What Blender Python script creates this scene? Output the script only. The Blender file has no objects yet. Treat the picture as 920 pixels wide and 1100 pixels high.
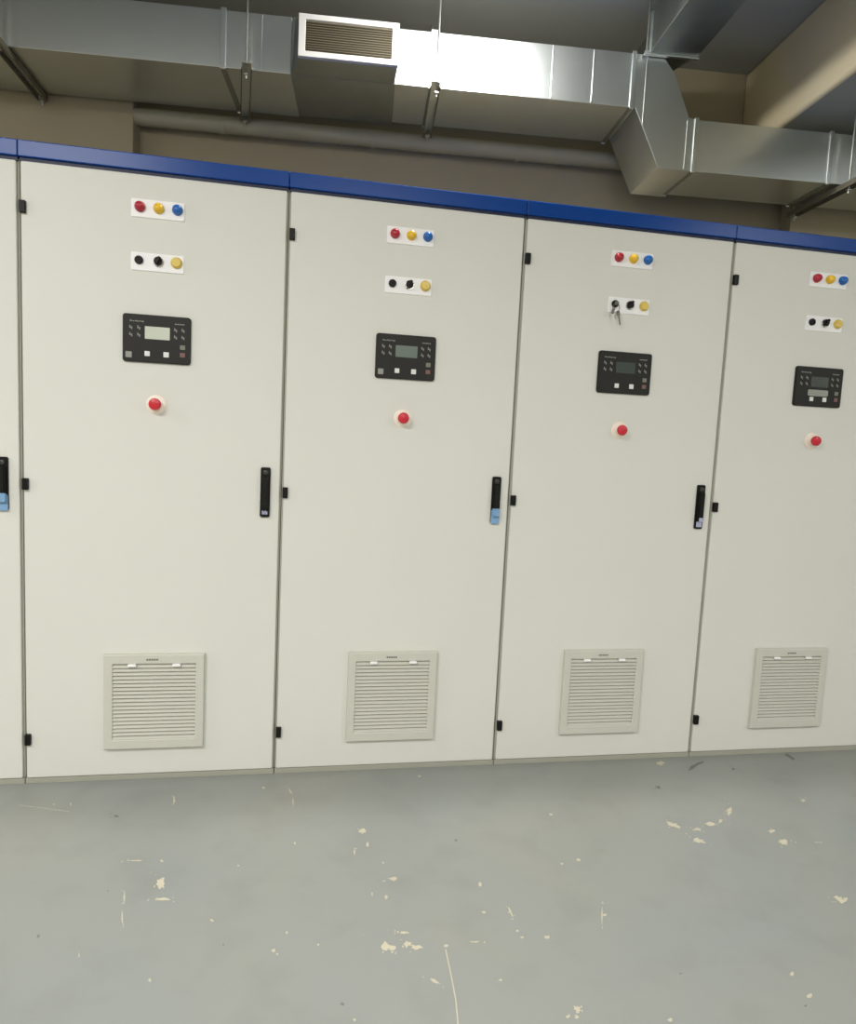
import bpy, bmesh, math, random
from mathutils import Vector, Matrix
S = bpy.context.scene
COL = S.collection
random.seed(7)
TH = 0.093                       # the cabinet row stands slightly skewed to the wall behind it
PI = math.pi

# ------------------------------------------------------------------ colour / materials
def lin(r, g, b):
    f = lambda v: (v/255/12.92) if v/255 <= .04045 else ((v/255+.055)/1.055)**2.4
    return (f(r), f(g), f(b), 1)

def mat(name, rgb, rough=.5, metal=0., var=0., vscale=3., bump=0., bscale=200., spec=.5, coat=0., rvar=0., stretch=None):
    m = bpy.data.materials.new(name); m.use_nodes = True
    nt = m.node_tree; n = nt.nodes; L = nt.links
    b = n['Principled BSDF']
    c = lin(*rgb)
    b.inputs['Base Color'].default_value = c
    b.inputs['Roughness'].default_value = rough
    b.inputs['Metallic'].default_value = metal
    b.inputs['Specular IOR Level'].default_value = spec
    b.inputs['Coat Weight'].default_value = coat
    tc = n.new('ShaderNodeTexCoord')
    vec = tc.outputs['Object']
    if stretch:
        mp = n.new('ShaderNodeMapping'); mp.inputs['Scale'].default_value = stretch
        L.new(vec, mp.inputs['Vector']); vec = mp.outputs['Vector']
    if var or rvar:
        no = n.new('ShaderNodeTexNoise'); no.inputs['Scale'].default_value = vscale
        no.inputs['Detail'].default_value = 5
        L.new(vec, no.inputs['Vector'])
    if var:
        mx = n.new('ShaderNodeMix'); mx.data_type = 'RGBA'
        mx.inputs[6].default_value = tuple(min(1, x*(1-var)) for x in c[:3])+(1,)
        mx.inputs[7].default_value = tuple(min(1, x*(1+var)) for x in c[:3])+(1,)
        L.new(no.outputs['Fac'], mx.inputs[0]); L.new(mx.outputs[2], b.inputs['Base Color'])
    if rvar:
        mr = n.new('ShaderNodeMapRange')
        mr.inputs[1].default_value = .3; mr.inputs[2].default_value = .7
        mr.inputs[3].default_value = max(.02, rough-rvar); mr.inputs[4].default_value = min(1, rough+rvar)
        L.new(no.outputs['Fac'], mr.inputs[0]); L.new(mr.outputs[0], b.inputs['Roughness'])
    if bump:
        n2 = n.new('ShaderNodeTexNoise'); n2.inputs['Scale'].default_value = bscale
        n2.inputs['Detail'].default_value = 3
        L.new(vec, n2.inputs['Vector'])
        bp = n.new('ShaderNodeBump'); bp.inputs['Strength'].default_value = bump
        bp.inputs['Distance'].default_value = .002
        L.new(n2.outputs['Fac'], bp.inputs['Height']); L.new(bp.outputs['Normal'], b.inputs['Normal'])
    return m

M = {}
M['cab'] = mat('light_grey_powder_coat', (222, 221, 212), .48, var=.025, vscale=2.2, bump=.06, bscale=260, spec=.35)
M['cabbody'] = mat('grey_cabinet_body', (176, 176, 162), .55)
M['blue'] = mat('blue_enamel', (0, 62, 140), .29, var=.08, vscale=9, spec=.28, bump=.03, bscale=150)
M['navy'] = mat('navy_recess_shadow', (10, 24, 60), .5)  # shadow under the blue cap, painted in as navy
M['plinth'] = mat('grey_plinth_paint', (165, 164, 150), .55, var=.06, vscale=12)
M['black'] = mat('black_plastic', (16, 16, 14), .45, spec=.25)
M['lock'] = mat('dark_grey_lock', (52, 50, 44), .4)
M['ctl'] = mat('dark_grey_controller_face', (34, 33, 30), .5, spec=.3)
M['plate'] = mat('white_engraved_plate', (248, 247, 246), .4)
M['red'] = mat('red_lens', (176, 26, 48), .22, spec=.6)
M['redhead'] = mat('red_mushroom_plastic', (206, 36, 52), .35)
M['yellow'] = mat('yellow_lens', (236, 190, 40), .25, spec=.6)
M['yellowb'] = mat('pale_yellow_push_button', (226, 196, 96), .35)
M['bluel'] = mat('blue_lens', (18, 98, 178), .22, spec=.6)
M['ring'] = mat('cream_backing_ring', (250, 238, 222), .45)
M['chrome'] = mat('satin_chrome', (205, 205, 200), .25, 1.)
M['steel'] = mat('key_steel', (120, 118, 110), .35, 1.)
M['vent'] = mat('warm_white_vent_plastic', (206, 204, 192), .5)
M['ventslot'] = mat('grey_filter_mat', (190, 188, 174), .9)
M['mark'] = mat('faint_grey_print', (150, 150, 142), .5)
M['markdim'] = mat('dim_grey_print', (128, 127, 118), .5)
M['logo'] = mat('dark_grey_moulded_mark', (118, 116, 106), .6)
M['btnw'] = mat('white_rubber_key', (228, 228, 224), .45)
M['btng'] = mat('grey_green_rubber_key', (120, 122, 108), .5)
M['btnr'] = mat('grey_red_rubber_key', (122, 88, 82), .5)
M['film'] = mat('pale_blue_peeling_film', (126, 164, 200), .2, var=.25, vscale=60)
M['sticker'] = mat('lavender_sticker', (176, 180, 206), .4, var=.2, vscale=160)
M['silver'] = mat('silver_strip', (150, 152, 142), .4)
SCREENS = [mat('pale_screen_green_grey', (206, 211, 194), .25), mat('screen_mid_green_grey', (104, 116, 106), .25),
           mat('screen_dark_grey_green', (66, 74, 70), .22), mat('screen_darkest_grey_green', (56, 62, 57), .22)]  # one tone per cabinet, getting darker along the row
M['galv'] = mat('galvanised_sheet', (208, 212, 209), .33, 1., var=.03, vscale=10)
M['galvold'] = mat('dull_galvanised_sheet', (150, 154, 150), .42, 1., var=.18, vscale=12, rvar=.04)
M['flange'] = mat('bright_galvanised_flange', (226, 232, 232), .28, 1.)
M['strut'] = mat('dull_steel_channel', (120, 114, 96), .55, .3)
M['rod'] = mat('zinc_threaded_rod', (190, 192, 184), .35, 1.)
M['grille'] = mat('white_grille_enamel', (196, 194, 188), .5)
M['slat'] = mat('dusty_beige_slat', (142, 132, 108), .6)
M['grillein'] = mat('dark_plenum_lining', (70, 64, 52), .9)
M['white'] = mat('off_white_wall_paint', (225, 222, 210), .8, var=.03, vscale=1.5)
M['wall'] = mat('beige_wall_paint', (160, 149, 123), .75, var=.06, vscale=2., bump=.08, bscale=60)
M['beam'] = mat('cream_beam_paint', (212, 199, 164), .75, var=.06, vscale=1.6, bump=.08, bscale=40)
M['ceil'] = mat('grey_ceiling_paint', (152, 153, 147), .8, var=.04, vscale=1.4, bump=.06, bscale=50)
M['pipe'] = mat('beige_grey_painted_pipe', (160, 154, 132), .6)
M['chip'] = mat('chipped_paint_cream_substrate', (198, 191, 168), .8, var=.15, vscale=45)
M['dirt'] = mat('dark_floor_spot', (118, 119, 112), .7)

def floor_mat():
    m = bpy.data.materials.new('grey_floor_paint'); m.use_nodes = True
    nt = m.node_tree; n = nt.nodes; L = nt.links; b = n['Principled BSDF']
    tc = n.new('ShaderNodeTexCoord')
    def noise(sc, det, dist=0.):
        x = n.new('ShaderNodeTexNoise'); x.inputs['Scale'].default_value = sc
        x.inputs['Detail'].default_value = det; x.inputs['Distortion'].default_value = dist
        L.new(tc.outputs['Object'], x.inputs['Vector']); return x
    def ramp(src, a, ca, bb, cb):
        r = n.new('ShaderNodeValToRGB'); e = r.color_ramp.elements
        e[0].position = a; e[0].color = ca; e[1].position = bb; e[1].color = cb
        L.new(src, r.inputs[0]); return r
    def mix(f, a, bb):
        x = n.new('ShaderNodeMix'); x.data_type = 'RGBA'
        L.new(f, x.inputs[0]); L.new(a, x.inputs[6])
        if isinstance(bb, tuple): x.inputs[7].default_value = bb
        else: L.new(bb, x.inputs[7])
        return x
    n1 = noise(1.7, 4, .4)
    base = ramp(n1.outputs['Fac'], .32, lin(145, 149, 145), .68, lin(150, 151, 143))
    n2 = noise(7, 6, .2)
    r2 = ramp(n2.outputs['Fac'], .5, (0, 0, 0, 1), .78, (.35, .35, .35, 1))
    c1 = mix(r2.outputs[0], base.outputs[0], lin(127, 129, 123))
    n3 = noise(55, 3)                                   # fine pale flecks where the paint is worn
    r3 = ramp(n3.outputs['Fac'], .735, (0, 0, 0, 1), .76, (.55, .55, .55, 1))
    n4 = noise(2.6, 2)
    r4 = ramp(n4.outputs['Fac'], .5, (0, 0, 0, 1), .62, (1, 1, 1, 1))
    mm = n.new('ShaderNodeMath'); mm.operation = 'MULTIPLY'
    L.new(r3.outputs[0], mm.inputs[0]); L.new(r4.outputs[0], mm.inputs[1])
    c2 = mix(mm.outputs[0], c1.outputs[2], lin(196, 192, 172))
    L.new(c2.outputs[2], b.inputs['Base Color'])
    mr = n.new('ShaderNodeMapRange'); mr.inputs[3].default_value = .30; mr.inputs[4].default_value = .46
    L.new(n1.outputs['Fac'], mr.inputs[0]); L.new(mr.outputs[0], b.inputs['Roughness'])
    b.inputs['Specular IOR Level'].default_value = .4
    bp = n.new('ShaderNodeBump'); bp.inputs['Strength'].default_value = .12; bp.inputs['Distance'].default_value = .004
    L.new(n2.outputs['Fac'], bp.inputs['Height']); L.new(bp.outputs['Normal'], b.inputs['Normal'])
    return m
M['floor'] = floor_mat()

# ------------------------------------------------------------------ object helpers
def empty(name, label, cat, loc=(0, 0, 0), rz=0., group=None):
    o = bpy.data.objects.new(name, None); COL.objects.link(o)
    o.location = loc; o.rotation_euler = (0, 0, rz)
    o['label'] = label; o['category'] = cat
    if group: o['group'] = group
    return o

def obj(name, bm, mats, parent=None, smooth=False, label=None):
    me = bpy.data.meshes.new(name)
    bmesh.ops.recalc_face_normals(bm, faces=bm.faces[:])
    bm.to_mesh(me); bm.free()
    for m in (mats if isinstance(mats, (list, tuple)) else [mats]): me.materials.append(m)
    if smooth:
        for p in me.polygons: p.use_smooth = True
        me.set_sharp_from_angle(angle=math.radians(38))
    o = bpy.data.objects.new(name, me); COL.objects.link(o)
    if parent: o.parent = parent
    if label: o['label'] = label
    return o

def struct(name, bm, mats, label=None, cat=None):
    o = obj(name, bm, mats); o['kind'] = 'structure'
    if label: o['label'] = label
    if cat: o['category'] = cat
    return o

def box(bm, x0, x1, y0, y1, z0, z1, bev=0., mi=0, seg=2):
    t = bmesh.new()
    vs = [t.verts.new((x, y, z)) for x in (x0, x1) for y in (y0, y1) for z in (z0, z1)]
    for f in ((0, 1, 3, 2), (4, 6, 7, 5), (0, 4, 5, 1), (2, 3, 7, 6), (0, 2, 6, 4), (1, 5, 7, 3)):
        t.faces.new([vs[i] for i in f])
    bmesh.ops.recalc_face_normals(t, faces=t.faces[:])
    if bev:
        bmesh.ops.bevel(t, geom=t.edges[:], offset=bev, segments=seg, affect='EDGES', profile=.5)
    merge(bm, t, mi)

def merge(bm, t, mi=0, mtx=None):
    mp = {}
    for v in t.verts: mp[v] = bm.verts.new(mtx @ v.co if mtx else v.co)
    for f in t.faces:
        nf = bm.faces.new([mp[v] for v in f.verts]); nf.material_index = f.material_index if mi is None else mi; nf.smooth = f.smooth
    t.free()

def prism(bm, pts, axis_from, axis_to, plane='xz', mi=0, bev=0.):
    """outline pts in a plane extruded along the remaining axis"""
    t = bmesh.new()
    def P(p, a): return (p[0], a, p[1]) if plane == 'xz' else (p[0], p[1], a) if plane == 'xy' else (a, p[0], p[1])
    a = [t.verts.new(P(p, axis_from)) for p in pts]; b = [t.verts.new(P(p, axis_to)) for p in pts]
    fa = t.faces.new(a); t.faces.new(b[::-1])
    k = len(pts)
    for i in range(k): t.faces.new((a[i], b[i], b[(i+1) % k], a[(i+1) % k]))
    bmesh.ops.recalc_face_normals(t, faces=t.faces[:])
    if bev:
        bmesh.ops.bevel(t, geom=[e for e in fa.edges], offset=bev, segments=2, affect='EDGES')
    merge(bm, t, mi)

def rrect(x0, x1, z0, z1, r, k=5):
    o = []
    for cx, cz, a0 in ((x1-r, z1-r, 0), (x0+r, z1-r, 90), (x0+r, z0+r, 180), (x1-r, z0+r, 270)):
        for i in range(k+1):
            a = math.radians(a0+90*i/k); o.append((cx+r*math.cos(a), cz+r*math.sin(a)))
    return o

def plate(bm, x0, x1, z0, z1, y_back, y_front, r=.003, mi=0, bev=0.):
    """rounded plate standing off a front face (front looks to -y)"""
    prism(bm, rrect(x0, x1, z0, z1, r), y_front, y_back, 'xz', mi, bev)

def lathe(bm, cx, cz, prof, y0=0., n=28, mi=0, mtx=None):
    """profile of (radius, stand-off) turned about an axis that points to -y"""
    t = bmesh.new(); rings = []
    for r, d in prof:
        if r < 1e-6: rings.append([t.verts.new((0, -d, 0))])
        else: rings.append([t.verts.new((r*math.cos(2*PI*i/n), -d, r*math.sin(2*PI*i/n))) for i in range(n)])
    for A, B in zip(rings, rings[1:]):
        for i in range(n):
            j = (i+1) % n
            if len(A) == 1 and len(B) == 1: continue
            if len(A) == 1: t.faces.new((A[0], B[j], B[i]))
            elif len(B) == 1: t.faces.new((A[i], A[j], B[0]))
            else: t.faces.new((A[i], A[j], B[j], B[i]))
    if len(rings[0]) > 1: t.faces.new(rings[0])
    if len(rings[-1]) > 1: t.faces.new(rings[-1])
    mm = Matrix.Translation((cx, y0, cz)) @ (mtx or Matrix.Identity(4))
    merge(bm, t, mi, mm)

def tube(bm, pts, r, n=10, mi=0):
    pts = [Vector(p) for p in pts]; rings = []
    for i, p in enumerate(pts):
        d = (pts[min(i+1, len(pts)-1)]-pts[max(i-1, 0)]).normalized()
        a = d.orthogonal().normalized() if i == 0 else (pa-d*pa.dot(d)).normalized()
        pa = a; b = d.cross(a)
        rings.append([bm.verts.new(p+r*(math.cos(2*PI*k/n)*a+math.sin(2*PI*k/n)*b)) for k in range(n)])
    for A, B in zip(rings, rings[1:]):
        for k in range(n):
            f = bm.faces.new((A[k], A[(k+1) % n], B[(k+1) % n], B[k])); f.material_index = mi
    bm.faces.new(rings[0]); bm.faces.new(rings[-1])

def ring_frame(bm, x0, x1, z0, z1, ix0, ix1, iz0, iz1, yb, yf, bev=.003, mi=0):
    t = bmesh.new()
    O = [(x0, z0), (x1, z0), (x1, z1), (x0, z1)]; I = [(ix0, iz0), (ix1, iz0), (ix1, iz1), (ix0, iz1)]
    V = {}
    for k, pts in (('o', O), ('i', I)):
        for e, y in (('f', yf), ('b', yb)): V[k+e] = [t.verts.new((p[0], y, p[1])) for p in pts]
    for a in range(4):
        b = (a+1) % 4
        for p, q in (('of', 'if'), ('ob', 'ib'), ('of', 'ob'), ('if', 'ib')):
            t.faces.new((V[p][a], V[p][b], V[q][b], V[q][a]))
    bmesh.ops.recalc_face_normals(t, faces=t.faces[:])
    fr = set(V['of'])|set(V['if'])
    es = [e for e in t.edges if e.verts[0] in fr and e.verts[1] in fr and ((e.verts[0] in V['of']) == (e.verts[1] in V['of']))]
    bmesh.ops.bevel(t, geom=es, offset=bev, segments=3, affect='EDGES', profile=.5)
    merge(bm, t, mi)

def BM(): return bmesh.new()

# ------------------------------------------------------------------ the room
WX0, WX1, WY0, WY1, CZ = -4.2, 6.2, -6.5, 1.23, 3.1
CHIPS= [(0.58416, -0.5176, 0.01663, -0.00031, 0.00981, -0.03359), (0.60813, -0.58016, 0.02299, -0.00048, 0.00204, -0.00707), (0.55988, -0.42168, 0.00624, -9e-05, 0.00243, -0.00838), (0.48704, -0.41853, 0.02237, -0.00032, 0.00137, -0.0042), (0.51198, -0.57461, 0.00342, -7e-05, 0.00838, -0.02453), (0.52984, -0.64283, 0.0022, -5e-05, 0.00893, -0.0259), (0.74665, -0.66105, 0.00555, -0.00014, 0.00143, -0.00649), (0.90735, -0.76318, 0.0053, -0.00015, 0.00097, -0.00722), (0.91838, -0.77497, 0.00316, -9e-05, 0.00055, -0.00428), (1.00928, -0.74847, 0.00432, -0.00012, 0.00031, -0.00445), (0.65668, -0.84251, 0.00392, -0.00013, 0.00197, -0.00642), (1.11052, -0.28195, 0.01548, -0.00013, 0.00011, -0.01724), (1.12455, -0.3494, 0.00409, -5e-05, -1e-05, -0.01387), (1.08722, -0.38995, 0.00266, -3e-05, 0.0004, -0.02205), (1.19241, -0.50923, 0.01768, -0.00031, -0.00029, -0.00788), (1.16885, -0.43902, 0.00392, -6e-05, -0.00015, -0.00637), (1.13653, -0.57308, 0.00242, -5e-05, -0.00011, -0.0146), (1.17265, -0.5848, 0.00484, -0.0001, -0.0003, -0.01085), (1.16572, -0.75578, 0.0153, -0.00043, -0.00047, -0.01764), (1.1807, -0.76508, 0.01305, -0.00037, -0.00042, -0.01168), (1.2186, -0.75127, 0.01101, -0.0003, -0.0007, -0.01191), (1.23758, -0.76373, 0.01314, -0.00037, -0.00073, -0.01028), (1.21402, -0.71428, 0.01577, -0.00041, -0.00026, -0.00469), (0.9134, -0.34243, 0.00403, -4e-05, 0.00096, -0.00924), (0.77014, -0.44561, 0.00503, -8e-05, 0.00076, -0.00414), (0.77468, -0.01982, 0.0077, 2e-05, 0.00138, -0.00928), (1.30973, 0.0603, 0.00666, 4e-05, -0.00078, -0.01014), (1.09764, -0.96069, 0.00379, -0.00014, 0.0001, -0.00561), (0.9315, -0.70692, 0.0033, -9e-05, 0.00072, -0.0062), (0.50521, -0.1034, 0.00435, -0.0, 0.00771, -0.02819), (0.47941, -0.76508, 0.00203, -6e-05, 0.00451, -0.0112), (0.14636, -0.12529, 0.00418, -1e-05, 0.0024, -0.0055), (0.19662, -0.12539, 0.0028, -1e-05, 0.00568, -0.01372), (2.10193, -0.25608, 0.01845, -0.01644, -0.01006, -0.01486), (2.14168, -0.34113, 0.0201, -0.01166, -0.00942, -0.01412), (2.16918, -0.28036, 0.01386, -0.00011, -0.00521, -0.01037), (2.23054, -0.24891, 0.02198, -0.00015, -0.007, -0.01337), (2.2739, -0.23285, 0.00952, -6e-05, -0.0088, -0.01629), (2.33683, -0.17391, 0.00982, -4e-05, -0.01894, -0.03418), (2.41288, -0.29281, 0.01406, -0.00012, -0.00805, -0.01294), (2.413, -0.35387, 0.01411, -0.01361, -0.01585, -0.01825), (2.40402, -0.62179, 0.00737, -0.01516, -0.01467, -0.01268), (2.42272, -0.6184, 0.01065, -0.00022, -0.0083, -0.01114), (2.64637, -0.10556, 0.01036, -1e-05, -0.00834, -0.01237), (2.10186, -0.87241, 0.00669, -0.00021, -0.0053, -0.00808), (2.1022, -0.93355, 0.00857, -0.00029, -0.0051, -0.00745), (2.52887, -0.35512, 0.01532, -0.00016, -0.00172, -0.00246), (1.56922, -0.94973, 0.00802, -0.00028, -0.00369, -0.01171), (1.54358, -0.96766, 0.00593, -0.00021, -0.00207, -0.00686), (1.56064, -0.9706, 0.00593, -0.00021, -0.00179, -0.00571), (1.75656, -0.98464, 0.00799, -0.00029, -0.0026, -0.00567), (1.55796, -0.73902, 0.00803, -0.00021, -0.00207, -0.00772), (1.48878, -0.64852, 0.00374, 0.00211, 0.00242, -0.02173), (1.49084, -0.71512, 0.00578, -0.00015, -0.00141, -0.00634), (1.49735, -0.73741, 0.00571, -0.00015, -0.00107, -0.00464), (1.41932, -0.64692, 0.00717, -0.00017, -0.00089, -0.00514), (1.42806, -0.53708, 0.00508, -9e-05, -0.00193, -0.01159), (1.73454, -0.43422, 0.00827, -0.00012, -0.00277, -0.00875), (1.67999, -0.45091, 0.00544, -8e-05, -0.00188, -0.00645), (1.72158, -0.66775, 0.00194, -5e-05, -0.01523, -0.04318), (1.73009, -0.66451, 0.00974, -0.00023, -0.00183, -0.00512), (1.31071, -0.75981, 0.00884, -0.00025, -0.00069, -0.00594), (1.27155, -0.86483, 0.01311, -0.00865, -0.0022, -0.00464), (1.3791, -0.74962, 0.01792, -0.00049, -0.00048, -0.00303), (1.4191, -0.86694, 0.00626, -0.0002, -0.00077, -0.00392), (1.7184, -0.19125, 0.00772, -3e-05, -0.00227, -0.0083), (2.24869, 0.1683, 0.01868, 0.00018, -0.00845, -0.01901), (0.86708, -0.04428, 0.00233, 0.00306, 0.00944, -0.02355), (0.88387, -0.11532, 0.00224, -0.0, 0.00361, -0.03392)]
DARK= [(0.35918, -0.19561, 0.01099, -5e-05, 0.00366, -0.01037), (0.36396, -0.70417, 0.00416, -0.00011, 0.00276, -0.00602), (1.07166, -0.92042, 0.00485, -0.00017, 0.00021, -0.00593), (0.46161, -0.54493, 0.00231, -5e-05, 0.00133, -0.00366), (2.15629, -0.01637, 0.01034, 3e-05, -0.00576, -0.01309), (2.51763, 0.12547, 0.0075, 6e-05, -0.00626, -0.01117), (2.07535, -0.9602, 0.0042, -0.00015, -0.00244, -0.0036), (1.38864, -0.33334, 0.00562, -6e-05, -0.00125, -0.00953), (0.79097, -0.74242, 0.00212, -6e-05, 0.00091, -0.00442), (1.8397, -0.86144, 0.00547, -0.00017, -0.00129, -0.0027), (2.38367, 0.15437, 0.05773, 0.04298, -0.00354, -0.01634), (2.81495, 0.22953, 0.00767, -0.03994, -0.01316, -0.01415)]
def floor_bm():
    bm = BM(); box(bm, WX0, WX1, WY0, WY1, -.12, 0)
    def blob(x, y, ax, ay, bx, by, mi, z):
        k = 15 if math.hypot(ax, ay)+math.hypot(bx, by) > .018 else 8; vs = []
        for i in range(k):
            t = 2*PI*i/k; q = random.uniform(.5, 1.2)
            p, r = .9*q*math.cos(t), .9*q*math.sin(t)
            vs.append(bm.verts.new((x+ax*p+bx*r, y+ay*p+by*r, z)))
        f = bm.faces.new(vs); f.material_index = mi
        if k == 15:
            for _ in range(4):                                       # crumbs broken off round a larger chip
                p, r = random.uniform(-1.7, 1.7), random.uniform(-1.5, 1.5)
                if p*p+r*r < 1: continue
                cx, cy = x+ax*p+bx*r, y+ay*p+by*r; e = random.uniform(.0012, .0026)
                f = bm.faces.new([bm.verts.new((cx+e*math.cos(u)*random.uniform(.6, 1.2), cy+e*1.5*math.sin(u), z)) for u in (0, 1.2, 2.4, 3.9, 5.1)])
                f.material_index = mi
    for i, c in enumerate(CHIPS): blob(*c, 1, .0006+i*1e-6)
    for i, c in enumerate(DARK): blob(*c, 2, .0005+i*1e-6)
    for line, w in (([(.044, -.131), (.12, -.147), (.212, -.169)], .0011),
                    ([(1.307, -.772), (1.31, -.842), (1.312, -.919), (1.308, -.99), (1.30, -1.2)], .0015)):
        for (a, b), (c, d) in zip(line, line[1:]):
            nx, ny = -(d-b), (c-a); l = math.hypot(nx, ny); nx, ny = nx/l*w, ny/l*w
            f = bm.faces.new([bm.verts.new(p) for p in ((a-nx, b-ny, .0007), (c-nx, d-ny, .0007), (c+nx, d+ny, .0007), (a+nx, b+ny, .0007))])
            f.material_index = 1
    return bm
struct('floor', floor_bm(), [M['floor'], M['chip'], M['dirt']])
b = BM(); box(b, WX0, WX1, WY0, WY1, CZ, CZ+.15); struct('ceiling', b, M['ceil'])
b = BM(); box(b, WX0-.15, WX1+.15, WY1, WY1+.15, -.12, CZ+.15); struct('wall_back', b, M['wall'])
b = BM(); box(b, WX0-.15, WX0, WY0, WY1, -.12, CZ+.15); struct('wall_left', b, M['white'])
b = BM(); box(b, WX1, WX1+.15, WY0, WY1, -.12, CZ+.15); struct('wall_right', b, M['white'])
b = BM(); box(b, WX0-.15, WX1+.15, WY0-.15, WY0, -.12, CZ+.15); struct('wall_front', b, M['white'])
b = BM(); box(b, -1.6, -.043, 1.135, WY1, 0, CZ, .004); struct('trim_1', b, M['wall'], 'beige pilaster on the back wall behind the leftmost cabinets', 'pilaster')
b = BM(); box(b, 3.155, 4.2, 1.135, WY1, 0, 2.7, .004); struct('trim_2', b, M['wall'], 'beige pilaster on the back wall below the cream ceiling beam', 'pilaster')
def beam():
    bm = BM(); box(bm, 2.90, 3.75, WY0, WY1, 2.70, CZ, .02, 0, 3)
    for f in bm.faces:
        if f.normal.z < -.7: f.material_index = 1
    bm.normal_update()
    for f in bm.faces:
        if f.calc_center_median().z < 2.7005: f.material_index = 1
    return bm
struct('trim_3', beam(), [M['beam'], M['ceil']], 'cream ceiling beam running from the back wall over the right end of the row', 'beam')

# ------------------------------------------------------------------ pipe on the wall
p = empty('wall_pipe', 'long pale painted pipe running along the back wall under the duct', 'pipe', (0, 0, 0))
b = BM(); tube(b, [(-.043, 1.172, 2.613), (1.0, 1.172, 2.610), (2.0, 1.172, 2.607), (3.155, 1.172, 2.604)], .038, 20)
obj('pipe_run', b, M['pipe'], p, True)
for u in (.35, 1.05, 1.75, 2.9):
    b = BM()
    tube(b, [(u-.011, 1.172, 2.6105-.003*u), (u+.011, 1.172, 2.6105-.003*u)], .0405, 20); box(b, u-.011, u+.011, 1.20, 1.231, 2.59, 2.62)
    obj('pipe_clip', b, M['pipe'], p, True)

# ------------------------------------------------------------------ ducts
VF = .738
def box8(bm, c, mi=0):
    vs = [bm.verts.new(q) for q in c]      # 4 of one end, 4 of the other, same order
    for f in ((0, 1, 2, 3), (4, 5, 6, 7), (0, 1, 5, 4), (1, 2, 6, 5), (2, 3, 7, 6), (3, 0, 4, 7)):
        bm.faces.new([vs[i] for i in f]).material_index = mi
d = empty('supply_duct', 'long galvanised rectangular air duct with a stepped elbow above the cabinets', 'duct')
def beads(bm, us, z0, z1, w=.006, h=.004, mi=1):
    for u in us: box(bm, u-w/2, u+w/2, VF-h, VF+.001, z0+.004, z1-.004, .0015, mi)
b = BM(); box(b, -2.2, .708, VF, 1.11, 2.650, 2.868, .002); beads(b, (-1.1, -.7, .589), 2.65, 2.868, .005, .003)
obj('duct_run', b, [M['galv'], M['flange'], M['galvold']], d)
b = BM(); box(b, 1.133, 2.150, VF, 1.08, 2.650, 2.868, .002); beads(b, (1.623, 1.791, 1.968), 2.65, 2.868); beads(b, (1.454,), 2.65, 2.868, .012, .004, 2)
obj('duct_run', b, [M['galv'], M['flange'], M['galvold']], d)
# the grille section: a box between both runs and the collar that carries the grille, drawn in on its left side
b = BM(); box(b, .708, 1.133, VF+.004, 1.10, 2.650, 2.868)
obj('plenum', b, M['galvold'], d)
b = BM()
box8(b, [(.710, VF+.006, 2.652), (1.131, VF+.006, 2.652), (1.131, VF+.006, 2.86), (.722, VF+.006, 2.866),
         (.757, .622, 2.652), (1.138, .622, 2.652), (1.138, .622, 2.808), (.757, .622, 2.808)])
obj('collar', b, M['galvold'], d)
# stepped elbow (outline in the plane of the duct face) and its narrower lower end
el = [(2.150, 2.868), (2.150, 2.652), (2.162, 2.652), (2.283, 2.414), (2.44, 2.412), (2.44, 2.625), (2.405, 2.632), (2.325, 2.806), (2.270, 2.868)]
b = BM(); prism(b, el, VF, 1.05, 'xz', 0, .002); box(b, 2.198, 2.205, VF-.003, VF+.001, 2.585, 2.862, .001); box(b, 2.398, 2.404, VF-.003, VF+.001, 2.42, 2.62, .001)
obj('elbow', b, M['galv'], d)
b = BM(); box(b, 2.44, 4.6, VF, 1.02, 2.412, 2.625, .002); beads(b, (3.4,), 2.412, 2.625, .004, .002)
obj('duct_run', b, [M['galv'], M['flange'], M['galvold']], d)
def flange(u, z0, z1, v1, w=.022):
    b = BM()
    e = .007
    box(b, u-w/2, u+w/2, VF-e, VF+.002, z0-e, z1+e, .002); box(b, u-w/2, u+w/2, v1-.002, v1+e, z0-e, z1+e, .002)
    box(b, u-w/2, u+w/2, VF+.001, v1, z0-e*.4, z0+.002, .001, 1); box(b, u-w/2, u+w/2, VF, v1, z1-.002, z1+e, .002)
    obj('flange', b, [M['flange'], M['galvold']], d)
flange(.438, 2.65, 2.868, 1.11); flange(1.290, 2.65, 2.868, 1.08, .030); flange(2.143, 2.65, 2.868, 1.08, .018)
flange(2.440, 2.412, 2.625, 1.02, .018); flange(3.062, 2.412, 2.625, 1.02, .016)

g = empty('air_grille', 'white louvred air grille on the front of the overhead duct', 'grille', (0, 0, 0))
b = BM()
gx0, gx1, gz0, gz1, gy0, gy1 = .750, 1.141, 2.655, 2.812, .606, .622
fw_ = .021
ring_frame(b, gx0, gx1, gz0, gz1, gx0+.027, gx1-.027, gz0+fw_, gz1-fw_, gy1, gy0, .002)
obj('grille_frame', b, M['grille'], g)
b = BM(); box(b, gx0+.02, gx1-.02, .619, .6215, gz0+.015, gz1-.015); obj('backing', b, M['grillein'], g)
for i in range(13):
    z = gz0+fw_+.004+i*(gz1-gz0-2*fw_-.008)/12
    b = BM(); box8(b, [(gx0+.02, .608, z-.0042), (gx1-.02, .608, z-.0042), (gx1-.02, .608, z-.0025), (gx0+.02, .608, z-.0025),
                       (gx0+.02, .619, z+.0015), (gx1-.02, .619, z+.0015), (gx1-.02, .619, z+.0032), (gx0+.02, .619, z+.0032)])
    obj('slat', b, M['slat'], g)

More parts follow.
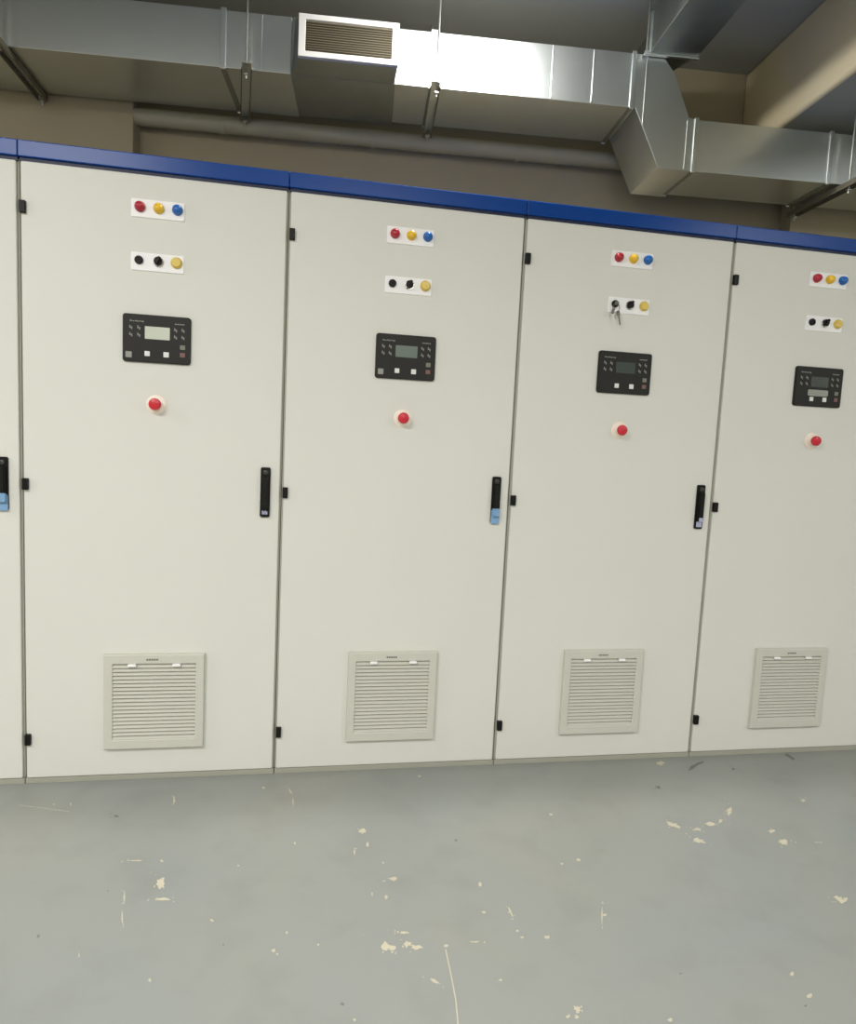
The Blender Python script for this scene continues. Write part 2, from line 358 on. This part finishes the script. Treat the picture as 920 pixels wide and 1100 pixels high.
br = empty('branch_duct', 'dull galvanised branch duct under the ceiling, from the elbow towards the viewer', 'duct')
b = BM(); box(b, 2.205, 2.412, -3.2, .72, 2.868, 3.02, .002)
for v in (-2.2, -1.4, -.6, .2): box(b, 2.203, 2.414, v-.004, v+.004, 2.864, 3.023)
obj('duct_run', b, M['galvold'], br)
b = BM(); box(b, 2.196, 2.421, .715, .733, 2.858, 3.03, .002); obj('flange', b, M['flange'], br)
b = BM(); box8(b, [(2.21, .733, 2.872), (2.405, .733, 2.872), (2.405, .733, 2.98), (2.21, .733, 2.98),
                   (2.21, 1.03, 2.869), (2.29, 1.03, 2.869), (2.29, 1.03, 2.96), (2.21, 1.03, 2.96)])
obj('neck', b, M['galvold'], br)

def hanger(label, pts, rods, z):
    h = empty('duct_hanger', label, 'hanger', (pts[0][0], pts[0][1], z), 0, 'trapeze hangers under the ducts')
    (x0, y0), (x1, y1) = pts; L_ = math.hypot(x1-x0, y1-y0); a = math.atan2(y1-y0, x1-x0)
    b = BM(); t = BM(); w = .021
    box(t, 0, L_, -w, -w+.004, -.024, 0); box(t, 0, L_, w-.004, w, -.024, 0); box(t, 0, L_, -w+.004, w-.004, -.004, 0, 0, 1)
    merge(b, t, None, Matrix.Rotation(a, 4, 'Z'))
    obj('strut', b, [M['strut'], M['galv']], h)
    for (ux, vy) in rods:
        b = BM(); tube(b, [(ux-pts[0][0], vy-pts[0][1], -.045), (ux-pts[0][0], vy-pts[0][1], CZ-z)], .0042, 8)
        obj('rod', b, M['rod'], h, True)
        b = BM(); box(b, ux-pts[0][0]-.009, ux-pts[0][0]+.009, vy-pts[0][1]-.009, vy-pts[0][1]+.009, -.032, -.024, .002); obj('nut', b, M['rod'], h)
    return h
hanger('steel channel hanger under the duct at the far left', [(-.402, .66), (-.432, 1.125)], [(-.403, .70), (-.4305, 1.121)], 2.648)
hanger('skewed steel channel hanger with rod, left of the white air grille', [(.546, .66), (.458, 1.13)], [(.538, .70), (.4605, 1.121)], 2.641)
hanger('steel channel hanger with rod, right of the white air grille', [(1.297, .66), (1.303, 1.13)], [(1.3045, .70), (1.3029, 1.097)], 2.641)
hanger('steel channel hanger under the lower duct at far right', [(3.135, .62), (3.125, 1.09)], [(3.134, .69), (3.1255, 1.06)], 2.402)
h = empty('hanger_rod', 'thin zinc rod from ceiling to the branch duct flange', 'rod', (2.188, .722, 2.866))
b = BM(); tube(b, [(0, 0, -.004), (0, 0, CZ-2.866)], .004, 8); obj('rod', b, M['rod'], h, True)
b = BM(); box(b, -.01, .01, -.009, .009, -.010, .006, .002); obj('nut', b, M['flange'], h)

# ------------------------------------------------------------------ switchgear cabinets
W = .8
def lamp(name, x, z, m, par, r=.0150):
    b = BM(); lathe(b, x, z, [(r*1.08, 0), (r*1.08, .004), (r*.97, .006), (r*.95, .012), (r*.75, .0175), (r*.4, .0205), (0, .0212)], -.004)
    return obj(name, b, m, par, True)

def cabinet(i, label, screen, film, left_key=True, strip=False):
    c = empty('electrical_cabinet', label, 'cabinet', (i*W*math.cos(TH), i*W*math.sin(TH), 0), TH, 'row of grey electrical cabinets')
    b = BM(); box(b, .0008, .7992, .012, .46, .018, 1.974, .002)
    obj('body', b, M['cabbody'], c)
    b = BM(); box(b, .0065, .7935, 0, .0125, .0205, 1.9655, .0035, 0, 3); obj('door', b, M['cab'], c)
    b = BM(); box(b, .0005, .7995, -.004, .46, 1.9765, 2.0250, .003)
    o = obj('top_cap', b, M['blue'], c)
    b = BM(); box(b, .003, .797, .004, .03, 1.9655, 1.9775); obj('cap_recess', b, M['navy'], o)  # set-back strip whose navy colour holds the shadow below the cap
    b = BM(); box(b, .0015, .7985, .003, .46, 0, .0185, .001); obj('plinth', b, M['plinth'], c)
    for z in (1.831, .991, .154):
        b = BM(); box(b, .0035, .0215, -.011, .004, z-.0182, z+.0182, .002); box(b, .0125, .0135, -.0117, -.0105, z-.017, z+.017)
        obj('hinge', b, M['black'], c)
    # indicator lamps
    b = BM(); plate(b, .321, .479, 1.836, 1.891, .001, -.004, .003, 0, .001); pl = obj('indicator_plate', b, M['plate'], c)
    lamp('indicator_lamp', .3475, 1.8665, M['red'], pl)['label'] = 'red indicator lamp'
    lamp('indicator_lamp', .4030, 1.8665, M['yellow'], pl)['label'] = 'yellow indicator lamp'
    lamp('indicator_lamp', .4585, 1.8675, M['bluel'], pl)['label'] = 'blue indicator lamp'
    # switches
    b = BM(); plate(b, .321, .479, 1.675, 1.730, .001, -.004, .003, 0, .001); pl = obj('switch_plate', b, M['plate'], c)
    b = BM(); lathe(b, .3455, 1.7055, [(.0128, 0), (.0128, .006), (.0118, .0075), (.007, .0078), (.0065, .006), (0, .006)], -.004)
    box(b, .3445, .3465, -.0115, -.0095, 1.7005, 1.7105)
    obj('key_switch', b, M['black'], pl, True)
    b = BM(); lathe(b, .403, 1.7045, [(.0158, 0), (.0158, .003), (.0145, .0045), (0, .0045)], -.004); ring = obj('selector_switch', b, M['chrome'], pl, True)
    b = BM(); lathe(b, .403, 1.7065, [(.0128, .003), (.0128, .009), (.0115, .0105), (0, .0105)], -.004)
    t = BM(); box(t, -.0045, .0045, -.022, -.008, -.0135, .0135, .002)
    merge(b, t, 0, Matrix.Translation((.403, 0, 1.7065)) @ Matrix.Rotation(math.radians(28), 4, 'Y'))
    obj('selector_knob', b, M['black'], pl, True)
    b = BM(); lathe(b, .4575, 1.7065, [(.0175, 0), (.0175, .004), (.016, .006), (.0148, .006), (.0145, .0105), (.0125, .0125), (0, .0128)], -.004)
    obj('push_button', b, M['yellowb'], pl, True)
    # controller
    x0, x1, z0, z1 = .2985, .5035, 1.3915, 1.5400
    b = BM(); plate(b, x0, x1, z0, z1, .001, -.009, .009, 0, .002); ct = obj('controller', b, M['ctl'], c)
    X = lambda r: x0+r*(x1-x0)
    Z = lambda r: z1-r*(z1-z0)
    def pad(name, rx, rz, w, h, m, d=.0012, r=.0015, par=ct):
        b = BM(); w *= (x1-x0)/2; h *= (z1-z0)/2
        plate(b, X(rx)-w, X(rx)+w, Z(rz)-h, Z(rz)+h, -.008, -.009-d, min(r, w*.6, h*.6)); return obj(name, b, m, par)
    pad('screen', .508, .375, .365, .262, SCREENS[screen], .0008)
    b = BM()
    def mark(rx, rz, w, h):
        ww, hh = w*(x1-x0)/2, h*(z1-z0)/2; box(b, X(rx)-ww, X(rx)+ww, -.0096, -.0085, Z(rz)-hh, Z(rz)+hh)
    for k in range(9): mark(.115+k*.023, .145+(k % 3)*.004, .014, .020 if k % 4 else .03)     # tiny unreadable lettering
    obj('lettering', b, M['mark'], ct); b = BM()
    for k in range(7): mark(.772+k*.021, .155+(k % 2)*.004, .015, .020)
    obj('lettering', b, M['mark'], ct)
    for rx, rz in ((.12, .285), (.235, .285), (.12, .435), (.235, .435), (.775, .285), (.885, .285), (.775, .435), (.885, .435)):
        b = BM()
        mark(rx, rz, .046, .030); mark(rx-.012, rz-.03, .016, .03); mark(rx+.014, rz+.028, .018, .03)
        obj('icon_key', b, M['markdim'], ct)
    if left_key: pad('soft_key', .092, .855, .09, .125, M['mark'], .0015)
    pad('soft_key', .362, .815, .076, .105, M['btnw'], .0018); pad('soft_key', .640, .815, .080, .11, M['btnw'], .0018)
    pad('soft_key', .882, .64, .075, .095, M['btng'], .0015)['label'] = 'grey green key'
    pad('soft_key', .882, .80, .075, .095, M['btnr'], .0015)['label'] = 'grey red key'
    if strip: pad('pale_strip', .49, .655, .43, .16, M['silver'], .0010, .006)  # pale grey strip across the lower controller face
    # emergency stop
    b = BM(); lathe(b, .400, 1.2605, [(.0305, 0), (.0305, .003), (.0285, .0045), (.016, .0045), (.014, .012), (0, .012)], 0)
    es = obj('emergency_stop', b, M['ring'], c, True)
    b = BM(); lathe(b, .400, 1.2605, [(.011, .004), (.011, .016), (.0172, .018), (.0190, .022), (.0190, .028), (.0165, .033), (.009, .0355), (0, .036)], 0)
    obj('stop_button', b, M['redhead'], es, True)
    # swing handle
    b = BM(); plate(b, .7315, .7635, .9065, 1.0735, .001, -.008, .006, 0, .0015); hd = obj('swing_handle', b, M['black'], c)
    b = BM(); plate(b, .7365, .7585, .935, 1.045, -.006, -.020, .005, 0, .003); obj('handle_grip', b, M['black'], hd)
    b = BM(); lathe(b, .7475, 1.056, [(.0085, 0), (.0085, .004), (.007, .005), (0, .005)], -.0075); obj('lock_cylinder', b, M['lock'], hd, True)
    if film == 'film':
        b = BM(); plate(b, .7320, .7632, .9050, .9560, -.0075, -.0092, .005); plate(b, .7355, .7595, .9330, .9610, -.0075, -.0208, .003)
        obj('protective_film', b, M['film'], hd, label='pale blue protective film on the lower handle')
    elif film == 'small':
        b = BM(); plate(b, .7370, .7590, .914, .9345, -.0075, -.0090, .002); plate(b, .7395, .7555, .9355, .950, -.0195, -.0206, .002)
        obj('sticker', b, M['sticker'], hd, label='pale sticker')
    else:
        b = BM()
        for k in range(4): plate(b, .7385+k*.0047, .7420+k*.0047, .9160, .9290-(k % 2)*.003, -.0075, -.0088, .0008)
        obj('sticker', b, M['sticker'], hd, label='pale printed mark')
    # filter vent
    vx0, vx1, vz0, vz1 = .2455, .5625, .1150, .4400
    b = BM(); fx = .028; fz0 = .034; fz1 = .033
    ring_frame(b, vx0, vx1, vz0, vz1, vx0+fx, vx1-fx, vz0+fz0, vz1-fz1, .001, -.017, .004)
    vt = obj('filter_vent', b, M['vent'], c)
    b = BM(); box(b, vx0+.02, vx1-.02, -.0045, .001, vz0+.02, vz1-.02); obj('filter_mat', b, M['ventslot'], vt)
    b = BM(); n = 20; p = (vz1-vz0-fz0-fz1)/n
    for k in range(n):
        z = vz0+fz0+k*p
        box8(b, [(vx0+fx-.002, -.0150, z+.0005), (vx1-fx+.002, -.0150, z+.0005), (vx1-fx+.002, -.0142, z+.0032), (vx0+fx-.002, -.0142, z+.0032),
                 (vx0+fx-.002, -.0046, z+.0075), (vx1-fx+.002, -.0046, z+.0075), (vx1-fx+.002, -.0046, z+.0112), (vx0+fx-.002, -.0046, z+.0112)])
    obj('louvre', b, M['vent'], vt)
    for x in (.334, .474):
        b = BM(); box(b, x-.0135, x+.0135, -.0225, -.012, .3985, .4075, .0025); obj('clip', b, M['plate'], vt)
    b = BM()
    for k in range(5): box(b, .379+k*.0078, .3846+k*.0078, -.0176, -.0165, .4195, .4255)
    obj('maker_mark', b, M['logo'], vt)
    return c

cabinet(-1, 'grey electrical cabinet cut off by the left edge, only its handle edge showing', 0, 'film')
cabinet(0, 'leftmost fully seen grey electrical cabinet, with the pale controller screen', 0, 'print')
cabinet(1, 'grey electrical cabinet with pale blue film hanging over its lower door handle', 1, 'film')
cabinet(2, 'grey electrical cabinet with keys hanging from its key switch', 2, 'small', False)
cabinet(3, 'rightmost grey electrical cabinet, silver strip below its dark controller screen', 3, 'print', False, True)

# keys hanging in the third full cabinet's key switch
k = empty('key_bunch', 'small bunch of steel keys hanging from a key switch', 'keys',
          ((2*W+.3455)*math.cos(TH), (2*W+.3455)*math.sin(TH), 1.7055), TH)
b = BM(); box(b, -.001, .001, -.020, -.0105, -.004, .004); lathe(b, 0, 0, [(.008, .019), (.008, .0215), (0, .0215)], 0, 14); obj('key', b, M['steel'], k)
b = BM(); tube(b, [(.013*math.sin(2*PI*i/20)-.003, -.0235, -.018+.016*math.cos(2*PI*i/20)) for i in range(21)], .0010, 6); obj('key_ring', b, M['steel'], k)
b = BM(); t = BM()
prism(t, rrect(-.006, .006, -.018, 0, .004), -.0012, .0012, 'xz'); prism(t, [(-.003, -.016), (.003, -.016), (.003, -.048), (0, -.052), (-.003, -.046), (-.0018, -.041), (-.003, -.036), (-.0018, -.031), (-.003, -.026)], -.0010, .0010, 'xz')
merge(b, t, 0, Matrix.Translation((.0045, -.0225, -.026)) @ Matrix.Rotation(math.radians(-14), 4, 'Y'))
obj('key', b, M['steel'], k)
b = BM(); t = BM(); prism(t, rrect(-.005, .005, -.024, 0, .003), -.0010, .0010, 'xz')
merge(b, t, 0, Matrix.Translation((-.011, -.0248, -.016)) @ Matrix.Rotation(math.radians(16), 4, 'Y')); obj('key', b, M['steel'], k)

# ------------------------------------------------------------------ light
def area(name, loc, sx, sy, power, col, rot=(0, 0, 0)):
    l = bpy.data.lights.new(name, 'AREA'); l.shape = 'RECTANGLE'; l.size = sx; l.size_y = sy
    l.energy = power; l.color = col
    o = bpy.data.objects.new(name, l); COL.objects.link(o); o.location = loc; o.rotation_euler = rot
    return o
COOL = (1.0, .985, .975)
area('tube_light_near_duct', (1.46, .24, 2.95), .36, .12, 34, COOL)
for q in (-.2, 0, .2):                                   # the same bare tube also shines sideways and up
    l = bpy.data.lights.new('tube_glow', 'POINT'); l.energy = 5.5; l.color = COOL; l.shadow_soft_size = .03
    o = bpy.data.objects.new('tube_glow', l); COL.objects.link(o); o.location = (1.46+q*.7, .24, 2.93)
area('tube_light_left', (-.6, -3.0, 3.05), 1.25, .3, 112, COOL)
area('tube_light_centre', (1.8, -4.4, 3.05), 1.25, .3, 112, COOL)
area('added_fill_far_left', (-2.9, -1.5, 3.02), 1.25, .3, 46, COOL)  # added fill without a known fixture, brightens pilaster and duct at left
area('added_fill_right', (4.9, -3.0, 3.05), 1.25, .3, 66, (.93, .97, 1.0))  # added unseen fill, lifts and cools the right-hand doors
w = bpy.data.worlds.new('room_ambient'); S.world = w; w.use_nodes = True
w.node_tree.nodes['Background'].inputs[0].default_value = (.8, .85, .9, 1)
w.node_tree.nodes['Background'].inputs[1].default_value = .2

# ------------------------------------------------------------------ camera
f, yaw, pit, rol = 730.281, .186843-TH, -.0991384, .0485512
cy, sy, cp, sp = math.cos(yaw), math.sin(yaw), math.cos(pit), math.sin(pit)
fwd = Vector((sy*cp, cy*cp, sp)); rgt = Vector((cy, -sy, 0)); up = rgt.cross(fwd)
r2 = math.cos(rol)*rgt+math.sin(rol)*up; u2 = -math.sin(rol)*rgt+math.cos(rol)*up
cd = bpy.data.cameras.new('camera'); cam = bpy.data.objects.new('camera', cd); COL.objects.link(cam)
cam.matrix_world = Matrix(((r2.x, u2.x, -fwd.x, 1.07707), (r2.y, u2.y, -fwd.y, -2.24213), (r2.z, u2.z, -fwd.z, 1.175932), (0, 0, 0, 1)))
cd.sensor_fit = 'VERTICAL'; cd.sensor_height = 24; cd.lens = f/1100*24; cd.clip_start = .02
S.camera = cam
v = S.view_settings
v.view_transform = 'Standard'; v.look = 'None'; v.gamma = 1; v.use_curve_mapping = False
v.exposure = 0.0
